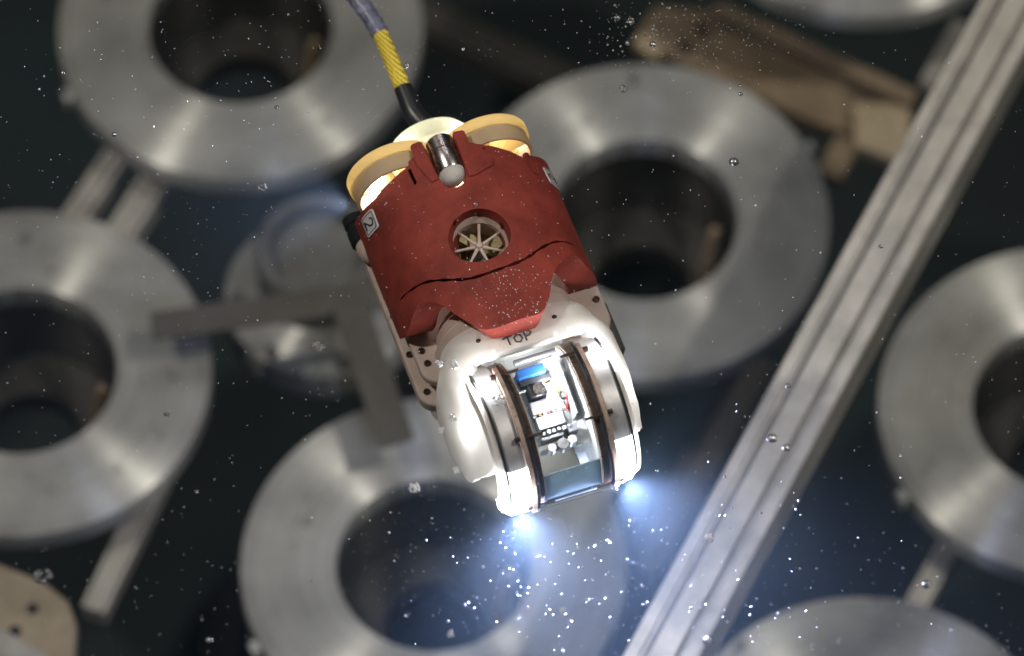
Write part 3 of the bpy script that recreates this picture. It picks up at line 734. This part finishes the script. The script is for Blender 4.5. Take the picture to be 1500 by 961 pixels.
# electronics on a tilted tray facing the window
tray = obj('circuit_tray', box(bmesh.new(), (0, 0, 0), (.365, .60, .02)), MT['pcb'], drum)
tray.location = (0, .02, .21); tray.rotation_euler = (R(14), 0, 0)
def comp(name, x, y, z, sx, sy, sz, m, b=.006):
    o = obj(name, box(bmesh.new(), (x * 1.22, y, z + .01 + sz / 2), (sx * 1.2, sy, sz)), MT[m], tray); bev(o, b); return o
comp('blue_block', -.045, .215, .0, .15, .06, .14, 'blue')
comp('black_bracket', -.03, .165, .0, .17, .045, .09, 'black')
cm = comp('camera_module', -.045, .085, .0, .095, .095, .15, 'black', .012)
obj('camera_lens', lathe(bmesh.new(), [(0, .166), (.034, .166), (.036, .172), (.04, .172), (.04, .155)], 'z', (-.045, .085, 0), 24), MT['steel'], cm)
comp('silver_block', -.03, -.02, .0, .16, .085, .12, 'silver')
comp('silver_block', -.03, -.125, .0, .15, .085, .115, 'silver')
for k in range(7): comp('component', -.10 + .026 * k, -.0725, .0, .016, .012, .10 + .02 * (k % 3), ('chips', 'copper', 'pcb', 'redwire', 'chips', 'pcb', 'chips')[k], .002)
for k in range(6): comp('component', -.085 + .028 * k, -.190, .0, .018, .022, .10 + .012 * (k % 2), ('chips', 'pcb', 'silver')[k % 3], .002)
comp('connector', -.045, -.222, .0, .12, .02, .09, 'chips', .002)
comp('connector', .07, -.205, .0, .05, .05, .10, 'silver', .003)
comp('side_board', .105, .04, .0, .012, .36, .16, 'pcb', .002)
for k, (x, y) in enumerate(((.085, .02), (.09, -.03), (.075, .06))): comp('component', x, y, .03, .025, .03, .05, ('chips', 'silver', 'chips')[k], .003)
for k, (x, y, r) in enumerate(((-.005, -.285, .036), (.06, -.275, .028), (-.08, -.29, .026))):
    obj('round_mount', lathe(bmesh.new(), [(0, .10), (r, .10), (r * 1.05, .09), (r * 1.05, .01)], 'z', (x, y, 0), 24), MT['chips' if k == 0 else 'alu'], tray)
obj('yellow_wire', tube(bmesh.new(), [(-.01, .11, .17), (.03, .12, .19), (.065, .10, .17), (.085, .05, .10), (.08, .02, .05)], .0042, 8), MT['yellowwire'], tray)
obj('red_wire', tube(bmesh.new(), [(.095, .03, .15), (.108, -.01, .17), (.10, -.05, .15), (.085, -.08, .08)], .006, 8), MT['redwire'], tray)
obj('mount_bar', tube(bmesh.new(), [(-.14, .295, .14), (.14, .295, .14)], .02, 10), MT['silver'], tray)

# ------------------------------------------------------------------ tether
tz = .22
tp = [(622, 184), (606, 166), (595, 140), (583, 112), (570, 80), (557, 50), (543, 26), (524, 0), (500, -34), (470, -80)]
pts = cat_rom([tuple(P(x, y, tz + .02 * i)) for i, (x, y) in enumerate(tp)], .02, False)
A0 = Vector(pts[0])
teth = empty('tether_cable', A0, 0, 'yellow cable with black boot and grey taped wrap running up from the robot tail', 'cable')
loc = [Vector(p) - A0 for p in pts]
def py_of(p):
    q = Vector(p) - CPOS; return 480.5 - q.dot(CU) / q.dot(CD) * (LENS * 1500 / 36)
def part_of(y0, y1): return [l for l, p in zip(loc, pts) if y1 <= py_of(p) <= y0]
seg_ = part_of(190, 128); obj('boot', tube(bmesh.new(), seg_, [.075 - .016 * i / len(seg_) for i in range(len(seg_))], 20), MT['black'], teth)
seg_ = part_of(140, 44); obj('jacket', tube(bmesh.new(), seg_, .053, 24), MT['braid'], teth)
seg_ = part_of(52, -90); obj('tape_wrap', tube(bmesh.new(), seg_, [.060 + .004 * math.sin(i * 2.1) for i in range(len(seg_))], 24), MT['tape'], teth)

# ================================================================== bubbles
bub = bpy.data.materials.new('air_bubble'); bub.use_nodes = True; nt = bub.node_tree; nt.nodes.clear()
o_ = nt.nodes.new('ShaderNodeOutputMaterial'); g_ = nt.nodes.new('ShaderNodeBsdfGlass'); g_.inputs['IOR'].default_value = 1.3; g_.inputs['Roughness'].default_value = 0
gl_ = nt.nodes.new('ShaderNodeBsdfGlossy'); gl_.inputs['Roughness'].default_value = .18; gl_.inputs['Color'].default_value = (.9, .9, .92, 1)
mx_ = nt.nodes.new('ShaderNodeMixShader'); mx_.inputs[0].default_value = .3
nt.links.new(g_.outputs[0], mx_.inputs[1]); nt.links.new(gl_.outputs[0], mx_.inputs[2]); nt.links.new(mx_.outputs[0], o_.inputs['Surface'])
fro = mat('fine_bubble_skin', (.62, .63, .65), .15, var=.1, vscale=40, spec=1.0)
PX = .0044
def clump(px, py, r, z=.9):
    bm = bmesh.new(); rng = random.Random(int(px * 7 + py)); rr = r * PX
    for k in range(26):
        a = rng.random() * 2 * PI; d = rr * math.sqrt(rng.random()) * .8
        ball(bm, (d * math.cos(a), d * math.sin(a), rng.random() * rr * .4), rr * (.12 + .16 * rng.random()), 2)
    return bm
big = [  # px, py, r, kind (c clump, b single), label
    (913, 130, 8, 'c', 'clump of tiny silvery bubbles on the upper arc of the flange right of the robot'),
    (1075, 237, 9, 'b', 'round clear bubble at the inner rim of the flange right of the robot'),
    (1085, 138, 4, 'b', 'small clear bubble on the upper right arc of the flange right of the robot'),
    (93, 107, 5, 'b', 'single bubble on the left rim of the upper left flange'),
    (383, 275, 8, 'c', 'bubble clump just below the upper left flange'),
    (596, 96, 6, 'b', 'clear bubble right beside the yellow cable'),
    (405, 157, 4, 'b', 'small bubble at the hole edge of the upper left flange'),
    (168, 197, 5, 'b', 'bubble on the bright streak of the upper left flange'),
    (465, 508, 10, 'c', 'ringed bubble clump over the bright edge of the capped pipe'),
    (244, 608, 5, 'c', 'tiny bubble clump on the flange cut off at the left edge'),
    (607, 715, 10, 'c', 'bubble clump at the upper edge of the dark hole under the nose'),
    (62, 845, 15, 'c', 'largest bubble clump, above the cream board at lower left'),
    (306, 937, 6, 'b', 'lone bubble in the dark water at the lower left'),
    (1131, 642, 9, 'b', 'larger of two bubbles together on the long extrusion'),
    (1152, 656, 7, 'b', 'smaller of two bubbles together on the long extrusion'),
    (1357, 856, 8, 'b', 'clear bubble on the thin extrusion at lower right'),
    (1037, 938, 9, 'b', 'bright bubble on the long extrusion near the bottom edge'),
    (1154, 565, 5, 'b', 'single bubble at the left edge of the long extrusion'),
    (1040, 789, 8, 'c', 'white flaky bubble clump at the left edge of the long extrusion'),
    (660, 929, 6, 'c', 'bright bubble clump in the dark hole near the bottom edge'),
    (823, 894, 5, 'c', 'bright little bubble pair on the lower flange right of its hole'),
    (643, 533, 7, 'c', 'smaller of two bubble clumps clinging to the white shell'),
    (666, 535, 9, 'c', 'larger of two bubble clumps clinging to the white shell'),
    (730, 586, 11, 'c', 'dense bubble clump clinging to the brown ring of the nose'),
    (664, 612, 7, 'c', 'bubble clump on the outer edge of the white shell'),
    (646, 631, 6, 'c', 'bubble chain hanging just outside the white shell'),
    (668, 689, 6, 'c', 'bubble clump in the water left of the glaring lamp'),
    (697, 299, 5, 'b', 'clear bubble on the red cover above the round opening'),
    (787, 456, 4, 'b', 'bubble at the front corner of the red cover'),
    (919, 63, 5, 'b', 'first of two dark bubbles at the tip of the tan bracket'),
    (956, 65, 6, 'b', 'second of two dark bubbles at the tip of the tan bracket'),
    (904, 27, 6, 'c', 'bubble cluster in the dark at the top beside the tan bracket'),
    (924, 32, 7, 'c', 'denser bubble cluster almost touching the tan bracket'),
    (1290, 361, 4, 'b', 'small bubble in the long extrusion upper slot'),
    (288, 720, 4, 'b', 'small bubble in the dark between the two lower flanges'),
]
for px, py, r, k, lab in big:
    on_shell = 630 < px < 740 and 520 < py < 640
    z = .9 if not on_shell else .66
    if k == 'c': bm = clump(px, py, r * 1.0); m = fro if px > 600 and py > 500 else bub
    else: bm = bmesh.new(); ball(bm, (0, 0, 0), r * PX * .8, 3, (1, .94, .8)); ball(bm, (r * PX * .5, -r * PX * .5, r * PX * .3), r * PX * .3, 2); m = bub
    nm = 'bubble_clump' if k == 'c' else 'air_bubble'
    o = obj(nm, bm, m, loc=P(px, py, z), sharp=180); tag(o, lab, 'bubble clump' if k == 'c' else 'bubble', 'larger bubbles afloat around the robot')

me_fine = []
for sub_, m in ((2, bub), (2, fro)):
    bm = bmesh.new(); ball(bm, (0, 0, 0), 1.0, sub_); me = bpy.data.meshes.new('small_bubble'); bm.to_mesh(me); bm.free()
    for p in me.polygons: p.use_smooth = True
    me.materials.append(m); me_fine.append(me)
rng = random.Random(11)
def spot():
    """where the photo shows the bubbles: thick below the nose and right of it, loose elsewhere"""
    q = rng.random()
    if q < .42: return rng.gauss(775, 110), rng.gauss(845, 75), 0
    if q < .72: return rng.gauss(1050, 140), rng.gauss(840, 85), 1
    if q < .80: return rng.gauss(930, 40), rng.gauss(40, 28), 2
    return rng.uniform(0, 1500), rng.uniform(0, 961), 3
labs = ['tiny bright bubble drifting in the lit water under the robot nose', 'tiny bright bubble drifting around the lower end of the long extrusion',
        'tiny silvery bubble near the tip of the tan bracket', 'tiny stray bubble drifting in open water away from the robot']
n = 0
while n < 255:
    x, y, k = spot()
    if not (4 < x < 1496 and 4 < y < 957): continue
    inrob = abs((x - 739) * .943 + (y - 495) * .30) < 175 and 150 < y < 750 and 480 < x < 950
    if inrob: continue
    z = rng.uniform(-.6, .8) if k < 2 else rng.uniform(.5, .9)
    r = (.85 + 1.35 * rng.random() ** 2.6 if k < 2 else rng.uniform(1.0, 1.8)) * PX
    o = bpy.data.objects.new('small_bubble', me_fine[1 if rng.random() < .8 else 0]); COL.objects.link(o)
    o.location = P(x, y, z); o.scale = (r, r, r)
    tag(o, labs[k], 'bubble', ('tiny bubbles under the nose', 'tiny bubbles by the long extrusion', 'tiny bubbles by the tan bracket', 'stray tiny bubbles')[k]); n += 1
# specks too small and too many to count
bm = bmesh.new()
for k in range(2600):
    q = rng.random()
    if q < .6: x, y = rng.uniform(0, 1500), rng.uniform(0, 961)
    elif q < .72: x, y = rng.gauss(830, 190), rng.gauss(840, 80)
    elif q < .79: x, y = rng.gauss(760, 40), rng.gauss(430, 32)
    elif q < .92: x, y = rng.gauss(1000, 80), rng.gauss(50, 35)
    else: x, y = rng.gauss(420, 170), rng.gauss(230, 150)
    r = (.38 + .58 * rng.random() ** 1.5) * PX * (1.3 if rng.random() < .12 else 1)
    ball(bm, P(x, y, rng.uniform(.80, .94)), r, 1)
tag(obj('fine_bubbles', bm, fro, sharp=180), 'fine dusting of silvery specks floating all over the water', 'bubbles', kind='stuff')
